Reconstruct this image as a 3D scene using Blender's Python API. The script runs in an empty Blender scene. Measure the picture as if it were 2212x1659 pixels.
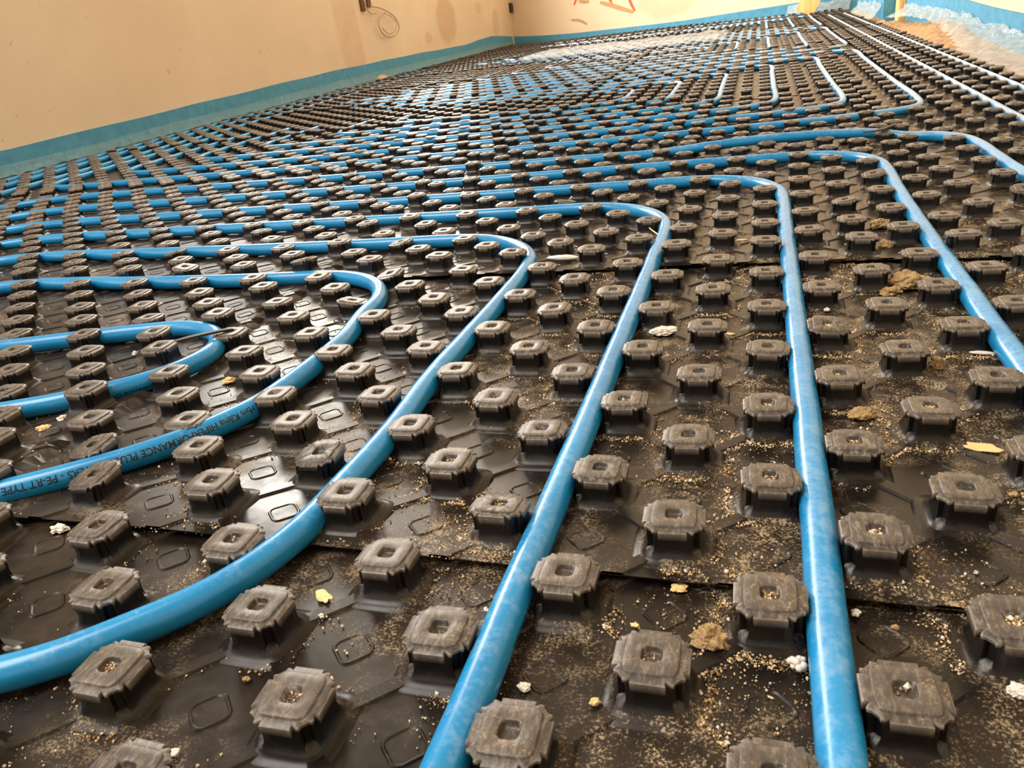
import bpy, bmesh, math, random
import numpy as np
from mathutils import Matrix, Vector, noise
random.seed(7)
SC = bpy.context.scene
COL = SC.collection
PI = math.pi

# ------------------------------------------------------------ camera
cam_d = bpy.data.cameras.new('camera')
cam = bpy.data.objects.new('camera', cam_d); COL.objects.link(cam)
CF = 1672.3629040341325
cam_d.sensor_width = 36.0
cam_d.lens = CF / 2212.0 * 36.0
cam_d.clip_start = 0.02; cam_d.clip_end = 60
CP = Vector([0.04005, -0.25607, 0.27353])
CR = Matrix([[0.954263, -0.015563, 0.298562], [0.276327, 0.427134, -0.86093], [-0.114127, 0.904054, 0.411899]])
M4 = CR.to_4x4(); M4.translation = CP
cam.matrix_world = M4
cam_d.dof.use_dof = True
cam_d.dof.focus_distance = 0.75
cam_d.dof.aperture_fstop = 34.0
SC.camera = cam

# ------------------------------------------------------------ world, daylight, exposure
w = bpy.data.worlds.new('world'); SC.world = w; w.use_nodes = True
w.node_tree.nodes['Background'].inputs[0].default_value = (1.0, 0.95, 0.88, 1)
w.node_tree.nodes['Background'].inputs[1].default_value = 1.0
SC.view_settings.view_transform = 'Standard'
SC.view_settings.look = 'None'
SC.view_settings.gamma = 1.0
SC.view_settings.use_curve_mapping = False
SC.view_settings.exposure = 0.16
SC.cycles.max_bounces = 8
SC.cycles.diffuse_bounces = 5
SC.cycles.glossy_bounces = 4
SC.cycles.transparent_max_bounces = 12

def area_light(name, loc, rot, sx, sy, power, col):
    d = bpy.data.lights.new(name, 'AREA'); d.shape = 'RECTANGLE'
    d.size = sx; d.size_y = sy; d.energy = power; d.color = col
    o = bpy.data.objects.new(name, d); COL.objects.link(o)
    o.location = loc; o.rotation_euler = rot
    return o
# daylight through the window openings (left wall); added fill at an invented opening behind the camera
DAY = (1.0, 0.955, 0.88)
LX = -2.42
WIN_L = [(-1.75, -0.15), (2.55, 4.05), (5.1, 6.7)]
SILLS = [0.03, 1.15, 1.0]
HEAD = 2.30
for (a, b), sl, pw in zip(WIN_L, SILLS, (24, 140, 230)):
    area_light('daylight_and_fill', (LX - 0.24, (a + b) / 2, (sl + HEAD) / 2), (0, -PI / 2, 0), HEAD - sl - .04, b - a - .04, pw, DAY)
area_light('daylight_and_fill', (-0.8, -2.95, 1.35), (-PI/2, 0, 0), 2.2, 1.5, 24, DAY)  # fill lamp added behind the camera for the foreground
# unseen roof opening, added to light the studs from above and behind the camera
area_light('daylight_and_fill', (-1.55, -0.55, 2.74), (0, 0, 0), 1.3, 1.8, 85, DAY)

# ------------------------------------------------------------ measured layout
S = 0.05            # spacing of the stud rows (m)
H = 0.022           # stud height
CTRL = np.array([(0,0,-0.02,0.02),(-1,1,-0.01,-0.02),(-2,0,-0,0.06),(-1,-1,0.01,0.03),(2,0,-0.03,-0.06),(1,1,-0.01,-0.03),(3,1,-0.1,-0.17),(-5,-1,-0.02,0.02),(-4,0,-0.04,0.07),(-3,-1,-0.03,0.04),(-6,0,-0.07,0.07),(-5,1,-0.1,0.09),(-6,2,-0.19,0.26),(-5,3,-0.03,0.07),(-4,2,0,0.02),(-4,4,0.02,0.04),(-3,3,0.01,0.03),(-2,2,-0.02,0.07),(-3,5,0,-0.04),(-2,4,-0.01,0.03),(-1,3,-0,0.01),(-1,5,0,-0.05),(0,2,-0.01,0.02),(-3,1,-0.07,0.01),(1,5,-0.01,-0.01),(1,3,0,-0.02),(2,4,-0.02,-0.03),(2,2,-0.01,-0.02),(3,5,0.02,-0.04),(3,3,0.02,-0.04),(0,4,-0.01,-0.03),(0,6,-0.01,0),(1,7,-0.01,-0.01),(1,9,-0.01,-0.01),(1,11,-0,0.06),(1,13,0,0.11),(1,15,0.01,0.18),(1,17,0.01,0.36),(1,19,-0.02,0.35),(0,20,-0,0.27),(-1,21,0,0.24),(-2,16,-0.01,-0.03),(-3,17,-0.02,-0.01),(-4,18,-0.04,0.04),(-5,13,-0.02,-0.1),(-6,14,0.03,-0.2),(-7,15,0.06,-0.22),(-8,10,0.14,-0.32),(-9,11,0.14,-0.23),(-10,12,0.19,-0.42),(-12,12,0.3,-0.49),(-14,12,0.45,-0.46),(-16,12,0.52,-0.47),(-18,12,0.4,-0.35),(-20,12,0.15,-0.18),(-7,1,-0.07,0.08),(-8,2,-0.25,0.25),(-9,3,-0.03,0.05),(-10,4,0.15,-0.13),(-11,5,0.14,-0.11),(-12,6,0.27,-0.22),(-13,7,0.42,-0.31),(-8,4,0.13,-0.1),(-9,5,0.36,-0.31),(-10,6,0.36,-0.38),(-11,7,0.16,-0.13),(-12,8,0.33,-0.3),(7,25,0.32,1.05),(7,23,0.27,0.7),(7,21,0.26,0.66),(7,19,0.29,0.81),(0,8,0.01,0)])

def zf(y):          # the screed rises gently towards the far end
    return 0.021 * (y - 1.5) if y > 1.5 else 0.0

def sstep(a, b, x):
    t = min(1, max(0, (x - a) / (b - a))); return t * t * (3 - 2 * t)

TM = [(-8, 0), (-1.5, .05), (1.5, .15), (4.5, .33), (7, .33), (9, .78), (12, .88)]
def base_m(m, n):
    v = TM[0][1] if m <= -8 else TM[-1][1]
    for (a, p), (c, q) in zip(TM, TM[1:]):
        if a < m <= c: v = p + (q - p) * (m - a) / (c - a)
    return v * (sstep(14, 26, n) if m < 6 else sstep(8, 16, n) * sstep(5.9, 7, m))
def disp(m, n):     # how far the crooked foil sheets wander from an exact grid
    td = 0.75 * sstep(16, 25, n) * sstep(-14, 2, m) + 0.6 * sstep(22, 30, n) * (1 - sstep(-14, 2, m))
    tm = base_m(m, n)
    d2 = (CTRL[:, 0] - m) ** 2 + (CTRL[:, 1] - n) ** 2
    wt = np.exp(-d2 / (2 * 1.5 ** 2))
    k = wt.sum() + 0.12
    return tm + ((CTRL[:, 2] - BASEM) * wt).sum() / k, td + ((CTRL[:, 3] - BASEN) * wt).sum() / k
BASEN = np.array([0.75 * sstep(16, 25, b) * sstep(-14, 2, a) + 0.6 * sstep(22, 30, b) * (1 - sstep(-14, 2, a)) for a, b in CTRL[:, :2]])
BASEM = np.array([base_m(a, b) for a, b in CTRL[:, :2]])

def W(m, n):        # grid coordinates -> metres on the floor
    dm, dn = disp(m, n)
    return (m + dm) * S, (n + dn) * S

# the view limits: nothing is built far outside what the photograph could see
CRi = CR.transposed()
def px(v):
    q = CRi @ (Vector(v) - CP)
    if q.z > -0.02: return None
    return 1106 + CF * q.x / -q.z, 829.5 - CF * q.y / -q.z
def seen(x, y, z, mx=260, my=330):
    p = px((x, y, z))
    return p is not None and -mx < p[0] < 2212 + mx and -150 < p[1] < 1659 + my

# ------------------------------------------------------------ helpers
def mesh_obj(name, verts, faces, mat, parent=None, smooth=False, sharp=None):
    me = bpy.data.meshes.new(name); me.from_pydata(verts, [], faces)
    if mat: me.materials.append(mat)
    if smooth:
        me.shade_smooth()
        if sharp: me.set_sharp_from_angle(angle=math.radians(sharp))
    o = bpy.data.objects.new(name, me); COL.objects.link(o)
    if parent: o.parent = parent
    return o
def tag(o, label=None, cat=None, group=None, kind=None):
    if label: o['label'] = label
    if cat: o['category'] = cat
    if group: o['group'] = group
    if kind: o['kind'] = kind
    return o
def empty(name, loc, label, cat, group=None):
    o = bpy.data.objects.new(name, None); COL.objects.link(o); o.location = loc
    o.empty_display_size = .01
    return tag(o, label, cat, group)
class MB:
    def __init__(s): s.v = []; s.f = []
    def add(s, v, f):
        k = len(s.v); s.v += [tuple(a) for a in v]; s.f += [tuple(i + k for i in g) for g in f]
    def box(s, x0, x1, y0, y1, z0, z1, M=None):
        v = [Vector(a) for a in ((x0,y0,z0),(x1,y0,z0),(x1,y1,z0),(x0,y1,z0),(x0,y0,z1),(x1,y0,z1),(x1,y1,z1),(x0,y1,z1))]
        if M: v = [M @ a for a in v]
        s.add(v, [(0,3,2,1),(4,5,6,7),(0,1,5,4),(1,2,6,5),(2,3,7,6),(3,0,4,7)])
    def grid(s, P):          # P: rows of points
        nr, nc = len(P), len(P[0]); v = [p for r in P for p in r]
        s.add(v, [(i*nc+j, i*nc+j+1, (i+1)*nc+j+1, (i+1)*nc+j) for i in range(nr-1) for j in range(nc-1)])
    def obj(s, name, mat, parent=None, smooth=False, sharp=None):
        return mesh_obj(name, s.v, s.f, mat, parent, smooth, sharp)
def tube(pts, r, seg=12, closed=False, ends=True):
    """tube along 3-D points; returns verts, faces"""
    n = len(pts); V = []; F = []
    for i, p in enumerate(pts):
        a = pts[i-1] if (i or closed) else pts[0]
        b = pts[(i+1) % n] if (i < n-1 or closed) else pts[-1]
        t = (Vector(b) - Vector(a)).normalized()
        s = t.cross(Vector((0, 0, 1)))
        if s.length < 1e-4: s = Vector((1, 0, 0))
        s.normalize(); u = s.cross(t)
        rr = r(i) if callable(r) else r
        for k in range(seg):
            an = 2 * PI * k / seg
            V.append(tuple(Vector(p) + s * (rr * math.cos(an)) + u * (rr * math.sin(an))))
    m = n if closed else n - 1
    for i in range(m):
        for k in range(seg):
            a = i*seg+k; b = i*seg+(k+1) % seg; c = ((i+1) % n)*seg+(k+1) % seg; d = ((i+1) % n)*seg+k
            F.append((a, b, c, d))
    if ends and not closed:
        F.append(tuple(range(seg))[::-1]); F.append(tuple((n-1)*seg+k for k in range(seg)))
    return V, F
def catmull(P, step):
    P = [Vector(p) for p in P]; out = []
    for i in range(len(P)-1):
        p0 = P[i-1] if i else P[0] * 2 - P[1]; p1 = P[i]; p2 = P[i+1]
        p3 = P[i+2] if i < len(P)-2 else P[-1] * 2 - P[-2]
        L = (p2 - p1).length; k = max(1, int(L / (step(p1) if callable(step) else step)))
        al = 0.5
        t0 = 0; t1 = t0 + max(1e-6, (p1-p0).length) ** al; t2 = t1 + max(1e-6, (p2-p1).length) ** al; t3 = t2 + max(1e-6, (p3-p2).length) ** al
        for j in range(k):
            t = t1 + (t2 - t1) * j / k
            A1 = p0 * ((t1-t)/(t1-t0)) + p1 * ((t-t0)/(t1-t0)); A2 = p1 * ((t2-t)/(t2-t1)) + p2 * ((t-t1)/(t2-t1)); A3 = p2 * ((t3-t)/(t3-t2)) + p3 * ((t-t2)/(t3-t2))
            B1 = A1 * ((t2-t)/(t2-t0)) + A2 * ((t-t0)/(t2-t0)); B2 = A2 * ((t3-t)/(t3-t1)) + A3 * ((t-t1)/(t3-t1))
            out.append(B1 * ((t2-t)/(t2-t1)) + B2 * ((t-t1)/(t2-t1)))
    out.append(P[-1]); return out

# ------------------------------------------------------------ materials
def lin(r, g, b):
    f = lambda c: (c/255/12.92) if c/255 <= .04045 else ((c/255+.055)/1.055)**2.4
    return (f(r), f(g), f(b), 1)
class NT:
    def __init__(s, name):
        s.m = bpy.data.materials.new(name); s.m.use_nodes = True; s.t = s.m.node_tree; s.b = s.t.nodes['Principled BSDF']
    def n(s, typ, **kw):
        o = s.t.nodes.new(typ)
        for k, v in kw.items():
            if k.startswith('i_'):
                key = k[2:]; key = int(key) if key.isdigit() else key.replace('_', ' ')
                o.inputs[key].default_value = v
            else: setattr(o, k, v)
        return o
    def l(s, a, b): s.t.links.new(a, b)
    def pos(s, scale=1.0, sc3=None):
        g = s.n('ShaderNodeNewGeometry'); mp = s.n('ShaderNodeMapping'); mp.inputs['Scale'].default_value = sc3 or (scale,)*3
        s.l(g.outputs['Position'], mp.inputs['Vector']); return mp.outputs['Vector']
    def noise(s, vec, scale, detail=3, rough=.55):
        o = s.n('ShaderNodeTexNoise'); o.inputs['Scale'].default_value = scale; o.inputs['Detail'].default_value = detail; o.inputs['Roughness'].default_value = rough
        if vec: s.l(vec, o.inputs['Vector'])
        return o.outputs['Fac']
    def ramp(s, fac, stops):
        o = s.n('ShaderNodeValToRGB'); cr = o.color_ramp
        while len(cr.elements) < len(stops): cr.elements.new(.5)
        for e, (p, c) in zip(cr.elements, stops):
            e.position = p; e.color = c if isinstance(c, tuple) else (c, c, c, 1)
        s.l(fac, o.inputs['Fac']); return o.outputs['Color']
    def math(s, op, a, b=None, c=None, clamp=False):
        o = s.n('ShaderNodeMath', operation=op, use_clamp=clamp)
        for i, v in enumerate((a, b, c)):
            if v is None: continue
            if isinstance(v, (int, float)): o.inputs[i].default_value = v
            else: s.l(v, o.inputs[i])
        return o.outputs[0]
    def mix(s, fac, a, b):
        o = s.n('ShaderNodeMix', data_type='RGBA')
        for k, v in ((0, fac), (6, a), (7, b)):
            if isinstance(v, (int, float)) and k == 0: o.inputs[0].default_value = v
            elif isinstance(v, tuple): o.inputs[k].default_value = v
            else: s.l(v, o.inputs[k])
        return o.outputs[2]
    def bump(s, h, strength, dist=.001):
        o = s.n('ShaderNodeBump'); o.inputs['Strength'].default_value = strength; o.inputs['Distance'].default_value = dist
        s.l(h, o.inputs['Height']); s.l(o.outputs[0], s.b.inputs['Normal'])
    def xyz(s):
        g = s.n('ShaderNodeNewGeometry'); x = s.n('ShaderNodeSeparateXYZ'); s.l(g.outputs['Position'], x.inputs[0]); return x.outputs
def flat(name, col, rough=.6, spec=.5):
    t = NT(name); t.b.inputs['Base Color'].default_value = col; t.b.inputs['Roughness'].default_value = rough
    t.b.inputs['Specular IOR Level'].default_value = spec; return t

# vacuum-formed black plastic of the foil: dust lies where it can settle
def foil_mat(name, stud):
    t = NT(name); p = t.pos()
    X = t.xyz()
    n1 = t.noise(p, 9, 4); n2 = t.noise(p, 60, 4, .65); n3 = t.noise(p, 620, 3, .75); n4 = t.noise(p, 1500, 2, .6)
    side = t.math('MULTIPLY_ADD', X[0], 1.1, .62, clamp=True)       # more dust towards the doorway wall
    g = t.n('ShaderNodeNewGeometry'); sp = t.n('ShaderNodeSeparateXYZ'); t.l(g.outputs['Normal'], sp.inputs[0])
    up = t.ramp(sp.outputs[2], [(.55, 0.0), (.97, 1.0)])
    if stud:
        oi = t.n('ShaderNodeObjectInfo')
        tc = t.n('ShaderNodeTexCoord'); so = t.n('ShaderNodeSeparateXYZ'); t.l(tc.outputs['Object'], so.inputs[0])
        top = t.ramp(so.outputs[2], [(.0155, 0.0), (.0175, 1.0)])
        streak = t.noise(t.pos(sc3=(260, 90, 260)), 1.6, 5, .7)
        cap = t.ramp(streak, [(.30, lin(40, 37, 35)), (.5, lin(70, 65, 61)), (.68, lin(128, 121, 112))])
        cap = t.mix(t.math('MULTIPLY', oi.outputs['Random'], .35), cap, lin(92, 84, 75))
        pt = t.ramp(g.outputs['Pointiness'], [(.53, 0.0), (.60, 1.0)])  # convex edges lightened: edge highlights painted into the cap colour
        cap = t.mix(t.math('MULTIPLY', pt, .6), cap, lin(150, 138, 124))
        base = t.mix(top, lin(20, 18, 17), cap)
        crumbs = t.ramp(t.math('ADD', n3, t.math('MULTIPLY', n2, .5)), [(.86, 0.0), (.93, 1.0)])
        crumbs = t.math('MULTIPLY', t.math('MULTIPLY', crumbs, up), t.math('MULTIPLY', side, .6))
        col = t.mix(crumbs, base, lin(196, 165, 118))
        haze = t.math('MULTIPLY', up, t.math('MULTIPLY', t.math('SUBTRACT', 1.0, top), .45))
        col = t.mix(haze, col, lin(60, 52, 44))
        t.l(col, t.b.inputs['Base Color'])
        rg = t.math('MULTIPLY_ADD', top, .06, .28)
        t.l(t.math('MULTIPLY_ADD', n3, .12, rg), t.b.inputs['Roughness'])
        t.bump(t.math('ADD', streak, t.math('MULTIPLY', n4, .4)), .30, .0006)
    else:
        base = t.mix(t.ramp(n1, [(.35, 0.0), (.65, 1.0)]), lin(22, 19, 17), lin(32, 27, 24))
        film = t.ramp(t.math('MULTIPLY_ADD', n1, .6, t.math('MULTIPLY', n2, .4)), [(.42, 0.0), (.66, 1.0)])
        base = t.mix(t.math('MULTIPLY', film, .55), base, lin(66, 54, 42))
        sp3 = t.ramp(t.math('ADD', t.math('MULTIPLY', n3, .8), t.math('MULTIPLY', n2, .55)), [(.70, 0.0), (.80, 1.0)])
        pat = t.ramp(t.math('ADD', n1, t.math('MULTIPLY', side, .22)), [(.56, 0.0), (.80, 1.0)])
        dust = t.math('MULTIPLY', sp3, pat, clamp=True)
        col = t.mix(t.math('MULTIPLY', dust, .8), base, lin(214, 192, 156))
        t.l(col, t.b.inputs['Base Color'])
        t.l(t.math('MULTIPLY_ADD', t.math('ADD', dust, film), .20, .30), t.b.inputs['Roughness'])
        t.bump(t.math('ADD', n2, t.math('MULTIPLY', t.math('MULTIPLY', n3, dust), 1.6)), .14, .0006)
    return t.m
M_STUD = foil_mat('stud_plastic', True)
M_FOIL = foil_mat('foil_plastic', False)
M_FOIL.node_tree.nodes['Principled BSDF'].inputs['Specular IOR Level'].default_value = .3

def pipe_mat():
    t = NT('blue_pipe_plastic'); X = t.xyz()
    nrm = t.n('ShaderNodeNewGeometry'); sp = t.n('ShaderNodeSeparateXYZ'); t.l(nrm.outputs['Normal'], sp.inputs[0])
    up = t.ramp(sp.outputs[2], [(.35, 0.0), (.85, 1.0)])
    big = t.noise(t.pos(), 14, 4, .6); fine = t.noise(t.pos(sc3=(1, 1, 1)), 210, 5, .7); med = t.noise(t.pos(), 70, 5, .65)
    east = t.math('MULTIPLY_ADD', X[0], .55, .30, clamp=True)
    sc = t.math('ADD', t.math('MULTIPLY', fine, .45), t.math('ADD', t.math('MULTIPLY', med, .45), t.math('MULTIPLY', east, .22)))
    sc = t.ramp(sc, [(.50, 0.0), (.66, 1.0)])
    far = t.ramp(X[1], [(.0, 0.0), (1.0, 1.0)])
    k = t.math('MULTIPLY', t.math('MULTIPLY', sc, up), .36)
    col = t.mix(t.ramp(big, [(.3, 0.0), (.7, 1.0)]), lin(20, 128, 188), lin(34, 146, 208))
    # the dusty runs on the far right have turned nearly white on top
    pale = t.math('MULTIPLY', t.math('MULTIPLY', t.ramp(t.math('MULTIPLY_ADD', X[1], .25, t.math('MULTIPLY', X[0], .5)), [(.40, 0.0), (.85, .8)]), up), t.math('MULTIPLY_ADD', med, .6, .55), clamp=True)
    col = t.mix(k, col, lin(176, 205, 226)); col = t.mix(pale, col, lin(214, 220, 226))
    t.l(col, t.b.inputs['Base Color'])
    t.l(t.math('MULTIPLY_ADD', t.math('MAXIMUM', k, pale), .3, .26), t.b.inputs['Roughness'])
    t.bump(t.math('MULTIPLY', fine, k), .3, .0006)
    return t.m
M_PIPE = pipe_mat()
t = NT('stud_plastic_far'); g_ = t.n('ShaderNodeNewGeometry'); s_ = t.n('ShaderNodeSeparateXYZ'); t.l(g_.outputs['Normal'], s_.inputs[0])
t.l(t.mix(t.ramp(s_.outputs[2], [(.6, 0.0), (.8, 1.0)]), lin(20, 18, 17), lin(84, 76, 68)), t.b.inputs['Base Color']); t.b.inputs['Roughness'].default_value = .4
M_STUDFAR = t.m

def wall_mat():
    t = NT('raw_plaster'); X = t.xyz(); p = t.pos()
    a = t.noise(p, 1.6, 5, .6); b = t.noise(p, 9, 4, .6); c = t.noise(p, 160, 3, .6)
    col = t.ramp(a, [(.25, lin(204, 184, 158)), (.55, lin(212, 194, 168)), (.8, lin(220, 203, 179))])
    spots = t.ramp(t.noise(p, 26, 2, .5), [(.24, 1.0), (.29, 0.0)])
    col = t.mix(t.math('MULTIPLY', spots, .35), col, lin(120, 90, 62))
    # a damp, redder band where a slot was filled in the long wall, and a few stains
    def blob(cy, cz, ry, rz, soft=.5):
        dy = t.math('DIVIDE', t.math('SUBTRACT', X[1], cy), ry); dz = t.math('DIVIDE', t.math('SUBTRACT', X[2], cz), rz)
        d = t.math('ADD', t.math('MULTIPLY', dy, dy), t.math('MULTIPLY', dz, dz))
        d = t.math('MULTIPLY_ADD', b, 1.0, t.math('SUBTRACT', d, .5))
        return t.ramp(d, [(1-soft, 1.0), (1.0, 0.0)])
    m = t.ramp(t.math('ABSOLUTE', t.math('SUBTRACT', X[1], t.math('MULTIPLY_ADD', X[2], -.10, 4.62))), [(.13, 1.0), (.17, 0.0)])
    m = t.math('MULTIPLY', m, t.ramp(X[0], [(.0, 1.0), (.001, 0.0)])) 
    col = t.mix(t.math('MULTIPLY', m, t.math('MULTIPLY_ADD', b, .5, .0)), col, lin(182, 134, 98))
    for (cy, cz, ry, rz, s) in ((6.35, .42, .26, .20, .40), (7.7, .36, .12, .16, .3), (5.9, .30, .08, .05, .3), (7.2, .50, .10, .06, .25), (3.1, .62, .35, .05, .12)):
        col = t.mix(t.math('MULTIPLY', blob(cy, cz, ry, rz), s), col, lin(170, 128, 90))
    t.l(col, t.b.inputs['Base Color']); t.b.inputs['Roughness'].default_value = .9
    t.bump(t.math('ADD', b, t.math('MULTIPLY', c, .3)), .25, .003)
    return t.m
M_WALL = wall_mat()
t = flat('foam_strip', lin(64, 150, 182), .7); nn = t.noise(t.pos(), 30, 3)
t.l(t.ramp(nn, [(.3, lin(56, 128, 162)), (.7, lin(72, 146, 180))]), t.b.inputs['Base Color']); t.bump(t.noise(t.pos(), 300, 2), .2, .001)
M_FOAM = t.m
def film_mat(name, col, alpha, rough=.2):
    t = NT(name); t.b.inputs['Base Color'].default_value = col; t.b.inputs['Roughness'].default_value = rough
    t.b.inputs['Specular IOR Level'].default_value = .8
    n = t.noise(t.pos(), 45, 4, .6)
    t.l(t.math('MULTIPLY_ADD', n, .55, alpha - .25, clamp=True), t.b.inputs['Alpha'])
    t.bump(t.noise(t.pos(), 120, 3), .4, .003); return t.m
M_FILM = film_mat('clear_film', lin(196, 210, 216), .38)
M_GLARE = film_mat('glare_film', lin(196, 206, 212), .26, .12)  # whitish film for the sheet that imitates far glare
M_SKIRT = film_mat('skirt_film', lin(150, 190, 200), .22, .4)
M_FILM2 = film_mat('dusty_film', lin(190, 165, 130), .80, .35)
t = flat('screed', lin(214, 172, 118), .95); t.l(t.ramp(t.noise(t.pos(), 40, 5, .7), [(.3, lin(128, 98, 66)), (.55, lin(178, 142, 102)), (.75, lin(202, 174, 136))]), t.b.inputs['Base Color']); t.bump(t.noise(t.pos(), 150, 4, .7), .8, .004)
M_SAND = t.m
t = flat('timber', lin(226, 180, 110), .7); t.l(t.ramp(t.noise(t.pos(sc3=(60, 60, 4)), 1, 4), [(.3, lin(214, 166, 98)), (.7, lin(238, 200, 134))]), t.b.inputs['Base Color']); M_WOOD = t.m
M_SLAB = flat('grey_screed', lin(120, 108, 94), .9).m
M_GRAIN = flat('plaster_grain', lin(236, 212, 172), .9).m
M_GRAIN2 = flat('brown_grain', lin(160, 128, 88), .9).m
M_WHITE = flat('white_crumb', lin(238, 232, 222), .85).m
t = flat('clay', lin(176, 146, 100), .95); t.l(t.ramp(t.noise(t.pos(), 260, 4, .7), [(.3, lin(132, 106, 70)), (.7, lin(200, 172, 126))]), t.b.inputs['Base Color']); t.bump(t.noise(t.pos(), 500, 3, .7), .7, .001)
M_CLAY = t.m
M_CREAM = flat('cream_chip', lin(238, 208, 150), .8).m
M_INK = flat('black_ink', lin(22, 30, 42), .5).m
M_BLACK = flat('black_plastic', lin(24, 22, 20), .45).m
M_STRAP = flat('strap_plastic', lin(44, 36, 30), .6).m
M_BOX = flat('brown_box', lin(92, 56, 22), .7).m
M_CABLE = flat('grey_cable', lin(176, 150, 122), .6).m
M_RED = flat('orange_spray', lin(226, 92, 48), .8).m
M_SMEAR = flat('brown_smear', lin(176, 140, 100), .9).m

# ------------------------------------------------------------ the room
FA, FB = (-2.42, 8.30), (0.85, 7.10)      # foot of the far wall
def wall_open(name, x0, x1, y0, y1, z0, z1, wins):
    mb = MB(); ys = y0
    for (a, b), SILL in zip(wins, SILLS):
        mb.box(x0, x1, ys, a, z0, z1); mb.box(x0, x1, a, b, z0, SILL); mb.box(x0, x1, a, b, HEAD, z1); ys = b
    mb.box(x0, x1, ys, y1, z0, z1)
    return tag(mb.obj(name, M_WALL), kind='structure')
wall_open('wall_left', LX - .25, LX, -3.0, 8.55, -.02, 2.7, WIN_L)
mb = MB(); mb.box(.82, 1.07, -3.0, 4.93, -.02, 2.7); tag(mb.obj('wall_right', M_WALL), kind='structure')
mb = MB(); mb.box(.73, 1.07, 5.12, 6.42, -.02, 2.7); mb.box(.90, 1.07, 4.93, 5.12, -.02, 2.7); mb.box(.95, 1.07, 6.42, 7.2, -.02, 2.7)
tag(mb.obj('wall_right_pier', M_WALL), kind='structure')
ang = math.atan2(FB[1]-FA[1], FB[0]-FA[0]); LF = math.hypot(FB[0]-FA[0], FB[1]-FA[1])
MF = Matrix.Translation((FA[0], FA[1], 0)) @ Matrix.Rotation(ang, 4, 'Z')
mb = MB(); mb.box(-.3, LF + .3, 0, .25, -.02, 2.7, MF); tag(mb.obj('wall_far', M_WALL), kind='structure')
mb = MB(); mb.box(LX, .82, -3.25, -3.0, -.02, .55); mb.box(LX, .82, -3.25, -3.0, 2.15, 2.7); mb.box(LX, -1.95, -3.25, -3.0, .55, 2.15); mb.box(.35, .82, -3.25, -3.0, .55, 2.15)  # the gap is invented for the added fill
tag(mb.obj('wall_back', M_WALL), kind='structure')
mb = MB(); mb.box(LX - .25, 1.07, -3.25, -1.47, 2.7, 2.8); mb.box(LX - .25, 1.07, .37, 8.6, 2.7, 2.8); mb.box(LX - .25, -2.22, -1.47, .37, 2.7, 2.8); mb.box(-.88, 1.07, -1.47, .37, 2.7, 2.8); tag(mb.obj('ceiling', M_WALL), kind='structure')  # the hole is added for the overhead lamp
mb = MB()
ys = [-3.0, 0, 1.5, 3, 5, 7, 8.6]
mb.grid([[(x, y, zf(y) - .004) for x in (LX, .0, 1.0)] for y in ys][::1])
mb.f = [tuple(reversed(f)) if False else f for f in mb.f]
mb.add([(LX, -3, -.06), (1, -3, -.06), (1, 8.6, -.06), (LX, 8.6, -.06)], [(0, 3, 2, 1)])
tag(mb.obj('floor', M_SLAB), kind='structure')

# ------------------------------------------------------------ blue edge strips and films along the walls
def strip(name, P, tops, th, nx, mat, z0=-.002):
    """P: floor points along the wall; tops: heights; nx: function giving the inward normal"""
    mb = MB(); n = len(P)
    rows = []
    for off, top in ((0, 0), (0, 1), (1, 1), (1, 0)):
        rows.append([(P[i][0] + nx[0]*th*off, P[i][1] + nx[1]*th*off, (tops[i] if top else zf(P[i][1]) + z0)) for i in range(n)])
    mb.grid(rows)
    k = len(mb.v); mb.f += [(0, n, 2*n, 3*n), (n-1, 4*n-1, 3*n-1, 2*n-1)]
    return mb.obj(name, mat)
def interp(tab, y):
    if y <= tab[0][0]: return tab[0][1]
    for (a, b), (c, d) in zip(tab, tab[1:]):
        if y <= c: return b + (d - b) * (y - a) / (c - a)
    return tab[-1][1]
TL = [(-3, .10), (1.5, .102), (1.87, .105), (2.3, .117), (2.87, .136), (4.18, .178), (5.5, .202), (6.67, .212), (7.1, .235), (7.5, .255), (8.3, .222)]
ys = [-3 + i * .1 for i in range(113)]
o = strip('edge_strip', [(LX + .001, y) for y in ys], [interp(TL, y) + .0015*math.sin(y*9) for y in ys], .008, (1, 0), M_FOAM)
tag(o, 'blue foam edge strip along the foot of the long plain wall', 'insulation strip')
d = Vector((FB[0]-FA[0], FB[1]-FA[1], 0)).normalized(); nin = (d.y, -d.x)
TFz = [(0, .222), (.12, .212), (.40, .197), (.74, .186), (1.3, .182), (1.92, .184), (2.44, .202), (2.96, .218), (3.6, .222)]
PF = [i * .06 for i in range(int(LF/.06) + 1)]
o = strip('edge_strip', [(FA[0]+d.x*s+nin[0]*.001, FA[1]+d.y*s+nin[1]*.001) for s in PF], [interp(TFz, s) for s in PF], .008, nin, M_FOAM)
tag(o, 'blue foam edge strip across the foot of the far wall', 'insulation strip')
ys = [-3 + i * .06 for i in range(133)]
TR = [(-3, .12), (2.4, .125), (2.66, .14), (3.1, .158), (3.6, .186), (4.0, .195), (4.93, .21)]
o = strip('edge_strip', [(.819, y) for y in ys if y <= 4.93], [interp(TR, y) for y in ys if y <= 4.93], .010, (-1, 0), M_FOAM)
tag(o, 'blue foam edge strip behind crumpled film beside the sandy ramp', 'insulation strip')
mb = MB(); mb.box(.715, .7295, 5.08, 6.40, zf(5)-.01, .215); mb.box(.715, .80, 5.075, 5.09, zf(5)-.01, .215)
tag(mb.obj('edge_strip', M_FOAM), 'blue foam edge strip wrapped round the wall pier past the timber', 'insulation strip')

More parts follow.
